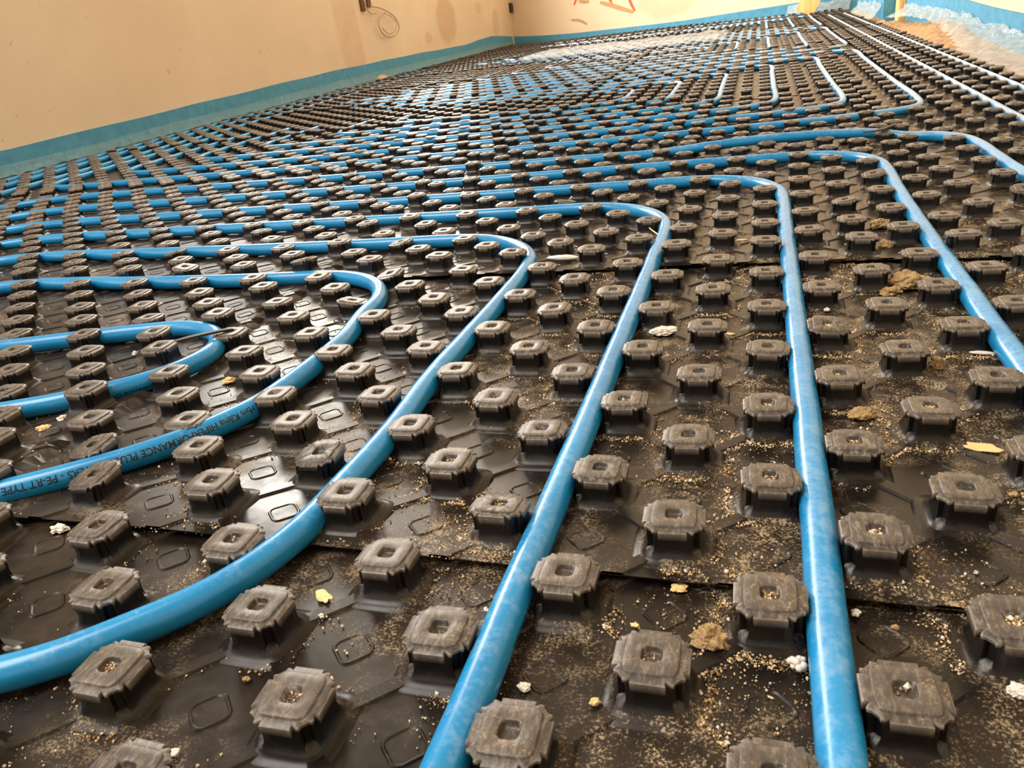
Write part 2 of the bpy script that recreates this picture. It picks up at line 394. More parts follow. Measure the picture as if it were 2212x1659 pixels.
def wavy(name, f, nu, nv, mat, label, cat='plastic film', parent=None):
    mb = MB(); mb.grid([[f(i/(nu-1), j/(nv-1)) for j in range(nv)] for i in range(nu)])
    o = mb.obj(name, mat, parent, smooth=True)
    if label: tag(o, label, cat)
    return o
nz = lambda x, y, z=0: noise.noise(Vector((x, y, z)))
# smooth film over the lower half of the long strip
def f(u, v):
    y = -1 + u * 9.2; g = zf(y); top = g + (interp(TL, y) - g) * (.50 + .05 * nz(y*2, 0))
    z = top + (g + .008 - top) * v
    return (LX + .011 + .002 * (1 + nz(y*7, v*3)) + .012 * v * v + .004 * v * nz(y*11, 5), y, z)
wavy('skirt_film', f, 300, 8, M_SKIRT, 'clear film skirt stuck along the lower half of the long wall strip')
# its crumpled hem lying on the studs
def f(u, v):
    y = 1.2 + u * 7.0; g = zf(y)
    lump = .030 * math.exp(-((y - 4.86) / .10) ** 2) + .012 * math.exp(-((y - 7.9) / .1) ** 2)
    a = nz(y*14, v*2.2, 3) ; b = nz(y*31, v*4, 9)
    wd = .046 + .012 * nz(y*3, 7)
    return (LX + .022 + wd * v + .008 * a, y + .006 * b, g + .004 + .014 * v + .008 * abs(a) * (.3 + v) + .005 * b + lump * math.sin(PI*min(1, v+.15)))
wavy('crumpled_hem', f, 900, 8, M_FILM2, 'crumpled dusty hem of film lying on the studs beside the long wall')
# loose clear film on the right
def f(u, v):
    y = 1.6 + u * 3.32; g = zf(y); zt = interp(TR, y) - .026 - .016 * (1 + nz(y*4, 2)) + .008 * nz(y*16, 1)
    q = sstep(2.5, 3.9, y) * (1 - .5 * sstep(4.2, 4.9, y)); zb = g + .014 + .046 * q
    out = .012 + (.135 - .085 * q) * v * v + .018 * nz(y*9, v*2) * (.4 + v) + .015 * nz(y*24 + v*2, v*3, 4) * (.3 + v) + .007 * nz(y*60, v*9, 6)
    return (.809 - out, y, zt + (zb - zt) * v + .006 * nz(y*12, v*6, 8))
wavy('loose_film', f, 640, 34, M_FILM, 'loose crumpled clear film hanging over the strip above the sandy ramp')
def f(u, v):
    y = 5.12 + u * 1.2; g = zf(y); zt = .205 - .02 * (1 + nz(y*6, 2)); zb = g + .02
    out = .008 + .06 * v * v + .014 * nz(y*10, v*3, 2)
    return (.713 - out, y, zt + (zb - zt) * v)
wavy('loose_film', f, 90, 16, M_FILM, 'loose clear film hanging on the wall pier near the far corner')
def f(u, v):
    s = LF - .62 + u * .5; g = zf(7.1); x = FA[0] + d.x*s; y = FA[1] + d.y*s
    out = .02 + .05 * v + .02 * nz(s*14, v*4, 6)
    return (x + nin[0]*out, y + nin[1]*out, g + .01 + (.075 + .02 * nz(s*9, 1)) * (1 - v) + .006 * nz(s*20, v*5))
wavy('loose_film', f, 60, 12, M_FILM, 'small flap of clear film crumpled in the far corner')
def f(u, v):
    x = -1.42 + u * 1.25 + .05 * nz(v*4, 1); y = 4.75 + v * .95 + .10 * nz(u*5, 2) - .15*u; g = zf(y)
    return (x, y, g + .030 + .012 * abs(nz(x*9, y*9)) + .016 * abs(nz(x*23, y*17, 4)))
wavy('glare_sheet', f, 130, 90, M_GLARE, 'wavy translucent sheet added for the glare over the studs towards the shaded corner')  # added sheet, stands for glare on the distant pipes and studs
# sand and mortar ramp between the studs and the doorway-side wall
def f(u, v):
    y = 1.3 + u * 5.3; g = zf(y); xw = .812 if y < 5.0 else .725
    x0 = .668 + .008 * nz(y*6, 4) - .03 * sstep(5, 6.4, y)
    h = (.010 + .050 * math.exp(-((y - 3.75) / .55) ** 2) + .012 * sstep(4.9, 5.3, y)) * (1 + .30 * nz(y*5, v*2))
    return (x0 + (xw - x0) * v, y, g - .004 + h * (v ** .7) + .006 * nz(y*18, v*5, 2) * min(1, v*4) + .003 * nz(y*60, v*12) * v)
o = wavy('sand_ramp', f, 420, 18, M_SAND, None)
tag(o, 'sandy mortar ramp heaped along the wall with the timber post', 'mortar ramp')
# timber post in the recess and the leaning plank
mb = MB(); mb.box(.775, .81, 4.945, 5.06, zf(5)+.0, 1.9)
tag(mb.obj('timber_post', M_WOOD), 'upright timber post standing between the two lengths of blue strip', 'timber post')
g = zf(7.0)
Mp = Matrix.Translation((.375, 7.02, g + .020)) @ Matrix.Rotation(-.10, 4, 'Z') @ Matrix.Rotation(math.radians(27), 4, 'Y') @ Matrix.Rotation(math.radians(-3), 4, 'X')
mb = MB(); mb.box(-.07, .07, -.014, .014, 0, 1.0, Mp); tag(mb.obj('timber_plank', M_WOOD), 'pale timber plank leaning against the far wall', 'plank')

# ------------------------------------------------------------ studded foil panels
def rsq(th, r, c):      # rounded square of half width r with its corners cut by c
    a, b = abs(math.cos(th)), abs(math.sin(th))
    R = 1e9
    if max(a, b) > 0: R = r / max(a, b)
    dd = (a + b) / math.sqrt(2)
    return min(R, (math.sqrt(2) * r - c) / dd)
def sup(th, r, p=3.8):      # squircle of half width r
    a, b = abs(math.cos(th)), abs(math.sin(th)); return r / (a**p + b**p) ** (1/p)
def adist(th, k):       # angular distance to the nearest multiple, offset k
    x = (th - k) % (PI/2); return min(x, PI/2 - x)
def tabmask(th): return 1.0 if adist(th, 0) < math.radians(25) else 0.0
def r_cap(th):
    q = math.degrees(adist(th, 0))
    if q < 25: return rsq(th, 16.6, 0)
    if q < 30: return rsq(th, 14.4, 3.0)
    if q < 37: return rsq(th, 15.4, 3.4)
    return rsq(th, 15.4, 4.3)
def r_body(th):
    r = rsq(th, 14.0, 3.6)
    q = math.degrees(adist(th, PI/4))
    r -= 2.2 * (1 if q < 6 else 0)
    r += .55 * math.exp(-((q - 10) / 2.4) ** 2)
    r += .5 * math.exp(-((math.degrees(adist(th, 0)) - 23) / 2.5) ** 2)
    return r
def make_stud(seg, detail):
    V = []; F = []; R = []
    ths = [2 * PI * (k + .5) / seg for k in range(seg)]
    def ring(fr, fz):
        R.append(len(V))
        for th in ths:
            r = fr(th); z = fz(th) if callable(fz) else fz
            V.append((r * math.cos(th) / 1000, r * math.sin(th) / 1000, z / 1000))
    L = []
    if detail >= 1:
        L += [(lambda t: sup(t, 3.0), 18.6), (lambda t: sup(t, 3.8), 18.9), (lambda t: sup(t, 4.2), 19.6), (lambda t: sup(t, 4.4), 21.2), (lambda t: sup(t, 4.7), 21.8), (lambda t: sup(t, 5.1), 22.0)]
    if detail >= 2:
        L += [(lambda t: sup(t, 11.6, 6), 22.0), (lambda t: sup(t, 12.0, 6), 21.8), (lambda t: sup(t, 12.4, 6), 20.9)]
    L += [(lambda t: r_cap(t) - .9, 20.6 if detail > 1 else 21.4), (r_cap, lambda t: 20.0)]
    L += [(r_cap, lambda t: 15.6 if tabmask(t) else 18.6)]
    L += [(lambda t: r_body(t) + .2, lambda t: 15.7 if tabmask(t) else 18.0)]
    if detail >= 2: L += [(r_body, 9.0), (lambda t: r_body(t) + .5, 6.6), (lambda t: sup(t, 15.2, 5), 5.0), (lambda t: sup(t, 16.2, 5), 3.4), (lambda t: sup(t, 17.6, 5), 2.0), (lambda t: sup(t, 19.6, 5), 1.1), (lambda t: sup(t, 22.0, 5), .5), (lambda t: sup(t, 23.0, 5), -.6)]
    elif detail == 1: L += [(lambda t: rsq(t, 13.4, 3), 5.0), (lambda t: rsq(t, 16.4, 3), 1.8), (lambda t: rsq(t, 20, 3.4), -.3)]
    else: L += [(lambda t: rsq(t, 14, 3), 3.0), (lambda t: rsq(t, 18, 3), -.3)]
    for fr, fz in L: ring(fr, fz)
    F.append(tuple(range(seg)))
    for a, b in zip(R, R[1:]):
        for k in range(seg):
            k2 = (k + 1) % seg; F.append((a+k, b+k, b+k2, a+k2))
    return V, F
def stud_mesh(seg, det):
    V, F = make_stud(seg, det)
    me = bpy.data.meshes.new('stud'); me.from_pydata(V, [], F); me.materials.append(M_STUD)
    me.materials.append(M_FOIL)
    for f in me.polygons:
        if max(V[i][2] for i in f.vertices) < .0036: f.material_index = 1
    me.shade_smooth(); me.set_sharp_from_angle(angle=math.radians(42))
    return me
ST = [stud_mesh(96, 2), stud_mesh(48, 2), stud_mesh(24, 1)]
def dented(src, seed):      # a few studs were trodden on
    me = src.copy(); rnd = random.Random(seed); a = rnd.uniform(0, 2*PI); k = rnd.uniform(.10, .22)
    for v in me.vertices:
        if v.co.z > .012:
            t = (v.co.z - .012) / .010
            v.co.z -= t * k * (v.co.x * math.cos(a) + v.co.y * math.sin(a) + .006)
            v.co.x -= t * .0015 * math.cos(a); v.co.y -= t * .0015 * math.sin(a)
            v.co.z += .0005 * t * noise.noise(Vector((v.co.x*300, v.co.y*300, seed)))
    me.update(); return me
DENT = [dented(ST[0], i) for i in range(4)]
def filled(src):
    me = src.copy()
    for v in me.vertices:
        if v.co.z > .0195 and math.hypot(v.co.x, v.co.y) < .0062 * 1.2: v.co.z = max(v.co.z, .0212 + .0005 * noise.noise(v.co * 700))
    return me
FILL = filled(ST[0])

WC = {}
def WB(m, n):
    i, j = math.floor(m), math.floor(n)
    for a in (i, i+1):
        for c_ in (j, j+1):
            if (a, c_) not in WC: WC[(a, c_)] = W(a, c_)
    u, v = m - i, n - j
    return tuple(WC[(i, j)][k]*(1-u)*(1-v) + WC[(i+1, j)][k]*u*(1-v) + WC[(i, j+1)][k]*(1-u)*v + WC[(i+1, j+1)][k]*u*v for k in (0, 1))
CELL_T = [PI/12 * k for k in range(24)]
def cell_rings():
    """relief of one diamond cell (rotated 45 degrees): ridges on its edges, a raised lozenge in the middle"""
    A = 35.355
    L = [(A, 0, 1.6), (A - 3.7, 0, 1.6), (A - 4.7, 9, .1), (A - 6, 11, 0), (19, 3.5, 0), (9.6, 2.0, 0), (8.9, 1.8, .9), (8.3, 1.7, .9), (7.5, 1.6, .3)]
    out = []
    for r, c, z in L:
        row = []
        for t in CELL_T:
            q = rsq(t, r, c)
            a = t + PI/4
            row.append((q * math.cos(a) / 1000, q * math.sin(a) / 1000, z / 1000))
        out.append(row)
    return out
CR_ = cell_rings()
ROWS = [-7.5, 1.4, 12.5, 27.5, 43.5, 59.5, 75.5, 91.5, 107.5, 123.5, 139.5, 151.5]
COLS = [-48.2, -33.5, -10.4, 12.6]
row_words = ['nearest the camera', 'second from the camera', 'third from the camera', 'fourth from the camera', 'fifth from the camera', 'sixth from the camera', 'seventh from the camera', 'eighth from the camera', 'ninth from the camera', 'tenth from the camera', 'under the far wall']
col_words = ['along the long wall', 'in the middle strip', 'on the ramp side']
def fzs(m, n, r):        # overlap: every panel's near edge lies on its neighbour
    e = n - ROWS[r]
    z = .0060 * (1 - sstep(0, 2.6, e)) if r and e > -.001 else 0.0
    if m < COLS[2]: z += .0058 * sstep(COLS[2] - 2.4, COLS[2], m)
    return z
allstuds = []
for r in range(len(ROWS) - 1):
    for c in range(3):
        n0, n1, m0, m1 = ROWS[r], ROWS[r+1], COLS[c], COLS[c+1]
        # is any of it in view?
        vis = False
        for a in range(9):
            for b in range(9):
                m = m0 + (m1-m0)*a/8; n = n0 + (n1-n0)*b/8
                if seen(m*S, n*S, zf(n*S), 120, 150): vis = True
        if not vis: continue
        cx, cy = (m0+m1)/2*S, (n0+n1)/2*S
        root = empty('studded_panel', (cx, cy, zf(cy)), 'black studded floor panel %s, %s' % (col_words[c], row_words[r]), 'floor panel', 'black studded panels covering the floor')
        Mi = Matrix.Translation((-cx, -cy, -zf(cy)))
        # foil
        mb = MB(); zo = 0.0
        dense = r <= 2
        if dense:
            for n in range(math.ceil(n0) - 1, math.floor(n1) + 2):
                for m in range(math.ceil(m0) - 1, math.floor(m1) + 2):
                    if (m + n) % 2 == 0: continue
                    if not seen(m*S, n*S, 0, 200, 240): continue
                    rings = CR_ if n < 16 else CR_[:4]
                    V = [(m + a/S, n + b_/S, z) for row in rings for (a, b_, z) in row]
                    nr = len(rings); F = []
                    for i in range(nr-1):
                        for k in range(24):
                            F.append((i*24+k, (i+1)*24+k, (i+1)*24+(k+1) % 24, i*24+(k+1) % 24)[::-1])
                    F.append(tuple((nr-1)*24+k for k in range(24)))
                    mb.add(V, F)
            if mb.v:
                tm = bpy.data.meshes.new('tmp'); tm.from_pydata(mb.v, [], mb.f); bm = bmesh.new(); bm.from_mesh(tm); bpy.data.meshes.remove(tm)
                for co, no in (((m0 - (.5 if c == 2 else 0), 0, 0), (-1, 0, 0)), ((m1, 0, 0), (1, 0, 0)), ((0, n0, 0), (0, -1, 0)), ((0, n1 + .5, 0), (0, 1, 0))):
                    bmesh.ops.bisect_plane(bm, geom=bm.verts[:] + bm.edges[:] + bm.faces[:], plane_co=co, plane_no=no, clear_outer=True)
                bm.verts.index_update(); mb = MB()
                for v in bm.verts:
                    mm, nn_, z = v.co
                    e1 = 1; e2 = sstep(0, .35, m1 - mm) if c == 1 else 1
                    x, y = WB(mm, nn_); mb.v.append((x, y, zf(y) + z * e1 * e2 + fzs(mm, nn_, r)))
                mb.f = [tuple(v.index for v in f.verts) for f in bm.faces]; bm.free()
            # a thin rim under the near edge so that the overlap has thickness
            if r:
                top = [W(m0 + (m1-m0)*i/40, n0) for i in range(41)]
                mb.grid([[(x, y, zf(y) + .0061 + zo) for x, y in top], [(x, y + .0004, zf(y) + .0050 + zo) for x, y in top]])
        else:
            ny = 8; nx_ = 6
            rows = []
            for j in range(ny+1):
                row = []
                for i in range(nx_+1):
                    x, y = W(m0 + (m1-m0)*i/nx_, n0 + (n1-n0)*j/ny); x = max(x, LX + .02); y = min(y, FA[1] + (x - FA[0]) * (FB[1]-FA[1]) / (FB[0]-FA[0]) - .02); row.append((x, y, zf(y) + (.002 if j == 0 else .0006)))
                rows.append(row)
            mb.grid(rows)
        if not mb.v: continue
        o = mb.obj('foil', M_FOIL, root, True, 28); o.data.transform(Mi)
        # studs
        batch = MB()
        for n in range(math.ceil(n0), math.floor(n1) + 1):
            for m in range(math.ceil(m0), math.floor(m1) + 1):
                if (m + n) % 2: continue
                x, y = W(m, n)
                if not seen(x, y, zf(y)): continue
                if x < LX + .085 or x > .69: continue
                if y > FA[1] + (x - FA[0]) * (FB[1]-FA[1]) / (FB[0]-FA[0]) - .05: continue
                z = zf(y) + fzs(m, n, r)
                dist = (Vector((x, y, z)) - CP).length
                if n <= 92:
                    rnd = random.Random(m * 991 + n)
                    me = ST[0] if dist < 1.0 else (ST[1] if dist < 2.0 else ST[2])
                    if dist < 1.6:
                        q = rnd.random()
                        if (m, n) in ((-8, 10), (3, 17), (-5, 19), (4, 20), (-5, 3)) : me = DENT[(m*n) % 4]
                        elif q < .035: me = DENT[rnd.randrange(4)]
                        elif q < .07: me = FILL
                    o = bpy.data.objects.new('stud', me); COL.objects.link(o); o.parent = root
                    o.location = (x - cx, y - cy, z - zf(cy))
                    o.rotation_euler = (rnd.gauss(0, .018), rnd.gauss(0, .018) , rnd.gauss(0, .02) + (PI/2) * rnd.randrange(4))
                    if n < 30: allstuds.append((x, y))
                else:
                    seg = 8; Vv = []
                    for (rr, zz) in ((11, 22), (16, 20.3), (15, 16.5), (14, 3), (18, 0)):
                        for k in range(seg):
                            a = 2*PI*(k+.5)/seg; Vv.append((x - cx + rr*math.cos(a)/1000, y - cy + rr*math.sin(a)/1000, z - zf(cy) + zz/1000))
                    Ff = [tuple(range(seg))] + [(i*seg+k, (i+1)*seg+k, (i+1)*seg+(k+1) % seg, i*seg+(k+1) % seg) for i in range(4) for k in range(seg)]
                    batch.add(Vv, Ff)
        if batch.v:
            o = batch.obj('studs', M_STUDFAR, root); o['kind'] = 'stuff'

# ------------------------------------------------------------ blue pipes
PR = .0094
def path(P, closed=False):
    """P: ('g', m, n) grid points that follow the crooked panels, or ('f', m, n) points read straight off the floor"""
    out = []
    for q in P:
        k, m, n = q[:3]
        x, y = W(m, n) if k == 'g' else (m*S, n*S)
        out.append((x, y, zf(y) + .0106 + (q[3] if len(q) > 3 else 0)))
    return out
def leg(m0, n0, m1, n1, step=3.0, k='g'):
    L = math.hypot(m1-m0, n1-n0); q = max(1, int(L/step))
    return [(k, m0 + (m1-m0)*i/q, n0 + (n1-n0)*i/q) for i in range(q+1)]
def arc(cx, cy, r, a0, a1, k='g', q=4):
    return [(k, cx + r*math.cos(math.radians(a0 + (a1-a0)*i/q)), cy + r*math.sin(math.radians(a0 + (a1-a0)*i/q))) for i in range(q+1)]
def pipe(P, label, seg=20, fine=True):
    pts = catmull(path(P), (lambda p: .006 if (p - CP).length < 1.3 else .015) if fine else .022)
    rj = lambda p, a: .0006 * noise.noise(Vector((p.x*13, p.y*13, a)))
    pts = [Vector((p.x + rj(p, 1), p.y + rj(p, 2), p.z + abs(rj(p, 3)))) for p in pts]
    V, F = tube(pts, PR, seg)
    cx = sum((p for p in pts), Vector()) / len(pts); 
    o = mesh_obj('heating_pipe', V, F, M_PIPE, smooth=True)
    tag(o, label, 'pipe', 'blue underfloor heating pipe runs')
    return o, pts
# near loops: lower leg ... corner ... horizontal leg ... far-left corner
P1 = [('f', -24, 2.6), ('f', -18, 3.0), ('f', -14.2, 3.7), ('f', -12.4, 4.3), ('f', -10.75, 5.25), ('f', -9.95, 6.25), ('f', -9.85, 7.2), ('f', -10.5, 8.15), ('f', -11.5, 8.5), ('f', -12.5, 8.33), ('f', -13.8, 7.95), ('f', -15.7, 7.35), ('f', -18, 6.9), ('f', -21, 6.8)]
P2 = [('f', -22, -1.0), ('f', -15, -.2), ('f', -11.6, .9), ('f', -9.7, 1.9), ('f', -8.6, 2.75), ('f', -7.75, 3.7), ('f', -7.25, 4.8), ('f', -7.12, 6.0), ('f', -7.1, 7.6)] + [('g', -7.5, 9.4), ('g', -7.6, 10.4), ('g', -8.1, 11.45), ('g', -9.0, 12.2), ('g', -10.2, 12.5)] + leg(-12, 12.5, -19.5, 12.5) + [('g', -21.2, 12.1), ('g', -22.3, 11.0), ('g', -22.6, 9), ('g', -22.6, 4)]
P3 = [('f', -14, -2.6), ('f', -9, -1.9), ('f', -6.4, -1.1), ('f', -5.4, -.25), ('f', -4.85, .45), ('f', -4.5, 1.5), ('f', -4.42, 2.8), ('f', -4.4, 4.2)] + leg(-4.5, 6, -4.5, 12.2) + [('g', -4.65, 13.3), ('g', -5.15, 14.3), ('g', -6.0, 15.1), ('g', -7.2, 15.5)] + leg(-9, 15.5, -22.5, 15.5) + [('g', -24.3, 15.1), ('g', -25.4, 14), ('g', -25.6, 12), ('g', -25.6, 6)]
P4 = leg(-1.5, -6, -1.5, 15.4, 2.5) + [('g', -1.65, 16.4), ('g', -2.15, 17.4), ('g', -3.0, 18.15), ('g', -4.2, 18.5)] + leg(-6, 18.5, -24.5, 18.3) + [('g', -26.5, 17.8), ('g', -28, 16.6), ('g', -28.6, 14.5), ('g', -28.6, 8)]
P5 = leg(1.5, -6, 1.5, 18.4, 2.5) + [('g', 1.35, 19.4), ('g', .85, 20.4), ('g', 0, 21.15), ('g', -1.2, 21.5)] + leg(-3, 21.5, -27, 21.1) + [('g', -29.5, 20.4), ('g', -31, 19), ('g', -31.6, 16.5), ('g', -31.6, 9)]
P6 = leg(4.5, -5, 4.5, 21.2, 2.5) + [('g', 4.35, 22.4), ('g', 3.85, 23.4), ('g', 3, 24.15), ('g', 1.8, 24.5)] + leg(0, 24.5, -30, 24.1) + [('g', -32.4, 23.2), ('g', -34, 21.5), ('g', -34.6, 19), ('g', -34.6, 11)]
P7 = leg(7.5, -3, 7.5, 24.2, 2.5) + [('g', 7.35, 25.4), ('g', 6.85, 26.4), ('g', 6.0, 27.1), ('g', 4.8, 27.5, .006)] + [('g', 3, 27.5, .012), ('g', 1, 27.5, .012), ('g', -1, 27.5, .007)] + leg(-3, 27.5, -33, 27.1) + [('g', -35.5, 26.2), ('g', -37, 24.5), ('g', -37.6, 22), ('g', -37.6, 14)]
NEAR = []
for P, lb in ((P1, 'blue pipe making the tight hairpin bend under a black strap'), (P2, 'blue pipe with the printed lettering, curving round the hairpin'), (P3, 'blue pipe sweeping in a wide curve from its corner to the foreground studs'),
              (P4, 'scuffed blue pipe between the wide curve and the straight upright run, with a light streak'), (P5, 'straight blue pipe with whitish scuffs, running to the very front'), (P6, 'blue pipe outside the scuffed straight one, in the next gap of studs'), (P7, 'blue pipe with a black strap over its far corner')):
    NEAR.append(pipe(P, lb)[1])
pipe(leg(9.5, -2, 9.5, 127, 3), 'dusty pale pipe run, second from the sandy ramp')
pipe(leg(11.5, -2, 11.5, 127, 3), 'dusty pale pipe run, nearest the sandy ramp')
def rings(rs, lab, k='f'):
    """each ring: right, bottom at right end, bottom at left end, left, top"""
    for (R, B, BL, L, T), lb in zip(rs, lab):
        P = [(k, L + .2, (BL + T) / 2)]
        P += [(k, L, BL + 4), (k, L, BL + 1.6), (k, L + .5, BL + .5), (k, L + 1.7, BL)]
        q = 8
        for i in range(1, q): P.append((k, L + 1.7 + (R - 1.6 - L - 1.7) * i/q, BL + (B - .9 - BL) * (i/q)**2.2 ))
        P += [(k, R - 1.3, B - .35), (k, R - .35, B + .4), (k, R, B + 1.8)]
        P += [(k, R, B + (T - B) * i/4) for i in (1.3, 2, 3)] + [(k, R, T - 1.6), (k, R - .5, T - .5), (k, R - 1.6, T)]
        P += [(k, R + (L - R) * i/5, T) for i in (1, 2, 3, 4)] + [(k, L + 3.4, T), (k, L + 2.6, T - .6), (k, L + 2.4, T - 2)]
        pipe(P, lb, 12, False)
rings([(7.87, 34.6, 31.15, -39.5, 67.15), (4.85, 37.4, 34.15, -36.5, 64.15), (1.65, 39.8, 37.15, -33.5, 61.15), (-1.45, 42.4, 40.15, -30.5, 58.15), (-4.5, 45.2, 43.15, -26.5, 56.0), (-7.5, 47.0, 46.15, -23.5, 53.6)],
      ['blue pipe turning its pale corner beside the strap, outermost of the middle loop', 'blue pipe loop inside the outermost of the middle loop', 'blue pipe with a white upright run, third of the middle loop', 'blue pipe with a short white upright, fourth of the middle loop', 'blue pipe fifth from the outside of the middle loop', 'small blue pipe loop, innermost of the middle loop'])
rings([(7.87, 71.2, 70.15, -33.5, 100.15), (4.85, 74.2, 73.15, -30.5, 97.15), (1.65, 77.2, 76.15, -27.5, 94.15), (-1.45, 80.2, 79.15, -24.5, 91.15), (-4.5, 83.2, 82.15, -21.5, 88.15)],
      ['blue pipe outermost of the loop beyond the middle one', 'blue pipe second from outside in the loop beyond the middle one', 'blue pipe third from outside in the loop beyond the middle one', 'blue pipe fourth from outside in the loop beyond the middle one', 'blue pipe innermost in the loop beyond the middle one'])
rings([(7.87, 104, 103.15, -36.5, 133.15), (4.85, 107, 106.15, -33.5, 130.15), (1.65, 110, 109.15, -30.5, 127.15)],
      ['blue pipe outermost of the loop below the far wall', 'blue pipe second in the loop below the far wall', 'blue pipe innermost in the loop below the far wall'])
for x0, n0_, n1_, lb in ((-46.5, 30, 108, 'blue pipe in shade closest to the long wall'), (-44.5, 28, 105, 'blue pipe in shade, second from the long wall'), (-41.5, 30, 102, 'blue pipe in shade, third from the long wall')):
    pipe([('f', x0 + .1*(i % 2), n0_ - 12 + (n1_ - n0_ + 12)*i/12) for i in range(13)], lb, 12, False)
pipe([('f', -1 - 3*i, 141 + .3*(i % 2)) for i in range(-4, 12)], 'blue pipe lying along the foot of the far wall', 12, False)

# printed lettering on the pipes
def lettering(text, pts, s0, s1, size, face, name='printed_text', parent=None, rev=True):
    """wrap flat lettering round a pipe: s0..s1 arc length range along pts, face: angle of the baseline centre round the pipe (0 = +side, 90 = top)"""
    cu = bpy.data.curves.new('lettering', 'FONT'); cu.body = text; cu.size = 1; cu.resolution_u = 4; cu.offset = .012
    t = bpy.data.objects.new('lettering', cu); COL.objects.link(t)
    bpy.context.view_layer.update()
    me = bpy.data.meshes.new_from_object(t.evaluated_get(bpy.context.evaluated_depsgraph_get()))
    bpy.data.objects.remove(t); bpy.data.curves.remove(cu)
    bm = bmesh.new(); bm.from_mesh(me); bmesh.ops.triangulate(bm, faces=bm.faces[:])
    for _ in range(3):
        ed = [e for e in bm.edges if e.calc_length() > .14]
        if ed: bmesh.ops.subdivide_edges(bm, edges=ed, cuts=1)
        bmesh.ops.triangulate(bm, faces=bm.faces[:])
    bm.to_mesh(me); bm.free()
    xs = [v.co.x for v in me.vertices]; w0, w1 = min(xs), max(xs)
    cum = [0]
    for a, b in zip(pts, pts[1:]): cum.append(cum[-1] + (b - a).length)
    import bisect
    for v in me.vertices:
        u = (v.co.x - w0) / (w1 - w0); s = s0 + (s1 - s0) * u
        i = min(len(pts) - 2, max(0, bisect.bisect(cum, s) - 1)); f = (s - cum[i]) / (cum[i+1] - cum[i])
        p = pts[i].lerp(pts[i+1], f); tg = (pts[i+1] - pts[i]).normalized()
        sd = tg.cross(Vector((0, 0, 1))).normalized(); up = sd.cross(tg)
        h = (v.co.y - .36) * size * (1 if rev else -1)
        a = math.radians(face) + h / PR
        v.co = p + (sd * math.cos(a) + up * math.sin(a)) * (PR + .00012)
    me.materials.clear(); me.materials.append(M_INK)
    o = bpy.data.objects.new(name, me); COL.objects.link(o)
    return o
pipes = [o for o in bpy.data.objects if o.name.startswith('heating_pipe')]
def arclen(pts, x, y):
    best = None; c = 0
    for i, p in enumerate(pts):
        if i: c += (p - pts[i-1]).length
        dd = (p.x - x) ** 2 + (p.y - y) ** 2
        if best is None or dd < best[0]: best = (dd, c)
    return best[1]
def floor_pt(x, y, h=.01):
    d = CR @ Vector(((x - 1106) / CF, -(y - 829.5) / CF, -1)); lo, hi = .05, 60
    for _ in range(50):
        mid = (lo + hi) / 2; q = CP + d * mid
        if q.z > zf(q.y) + h: lo = mid
        else: hi = mid
    return CP + d * lo
a = floor_pt(553, 880); b = floor_pt(-60, 1062)
o = lettering('C rbm Kilma HIPERFORMANCE PLUS 4 LAYERS - PE-RT TYPE II/EVOH', NEAR[1], arclen(NEAR[1], a.x, a.y), arclen(NEAR[1], b.x, b.y), .0082, 24, rev=False)
o.parent = pipes[1]; o['label'] = 'black printed lettering along the pipe'
a = floor_pt(1262, 1000); b = floor_pt(1085, 1400)
o = lettering('PE-RT TYPE II/EVOH - C rbm Kilma HIPERFORMANCE PLUS 4 LAYERS', NEAR[3], arclen(NEAR[3], a.x, a.y), arclen(NEAR[3], b.x, b.y), .0038, -4, rev=False)
o.parent = pipes[3]; o['label'] = 'faint printed lettering low on the pipe'
a = floor_pt(395, 815); b = floor_pt(150, 890)
o = lettering('HIPERFORMANCE PLUS 4 LAYERS', NEAR[0], arclen(NEAR[0], a.x, a.y), arclen(NEAR[0], b.x, b.y), .0034, -14, rev=True)
o.parent = pipes[0]; o['label'] = 'faint printed lettering low on the pipe'

# black straps hooked over two pipes
def strap(P, wd, label):
    pts = catmull([floor_pt(x, y, h) for x, y, h in P], .004)
    mb = MB(); rows = []
    for i, p in enumerate(pts):
        t = (pts[min(i+1, len(pts)-1)] - pts[max(i-1, 0)]).normalized(); s = t.cross(Vector((0, 0, 1))).normalized()
        k = wd * (1 - .25 * abs(2*i/(len(pts)-1) - 1) ** 3)
        up = Vector((0, 0, .0011))
        rows.append([tuple(p - s*k - up), tuple(p - s*k + up), tuple(p + s*k + up), tuple(p + s*k - up), tuple(p - s*k - up)])
    mb.grid(rows)
    n = len(rows); mb.f += [(3, 2, 1, 0), ((n-1)*5, (n-1)*5+1, (n-1)*5+2, (n-1)*5+3)]
    return tag(mb.obj('strap', M_STRAP), label, 'strap', 'black straps over the pipes')
strap([(322, 754, .0215), (352, 746, .0235), (395, 733, .026), (440, 722, .026), (480, 714, .0245), (502, 711, .0225)], .0034, 'black plastic strap across the tight hairpin bend')
strap([(1868, 285, .024), (1895, 282, .027), (1920, 273, .027), (1945, 268, .026), (1968, 266, .024)], .006, 'black plastic strap across the pipe near its far pale corner')

# ------------------------------------------------------------ on the walls
def wall_pt(x, y, X=LX):
    d = CR @ Vector(((x - 1106) / CF, -(y - 829.5) / CF, -1)); t = (X - CP.x) / d.x; return CP + d * t
def far_pt(x, y, off=.004):
    d = CR @ Vector(((x - 1106) / CF, -(y - 829.5) / CF, -1)); n3 = Vector((nin[0], nin[1], 0)); a0 = Vector((FA[0], FA[1], 0)) + n3 * off
    t = (a0 - CP).dot(n3) / d.dot(n3); return CP + d * t
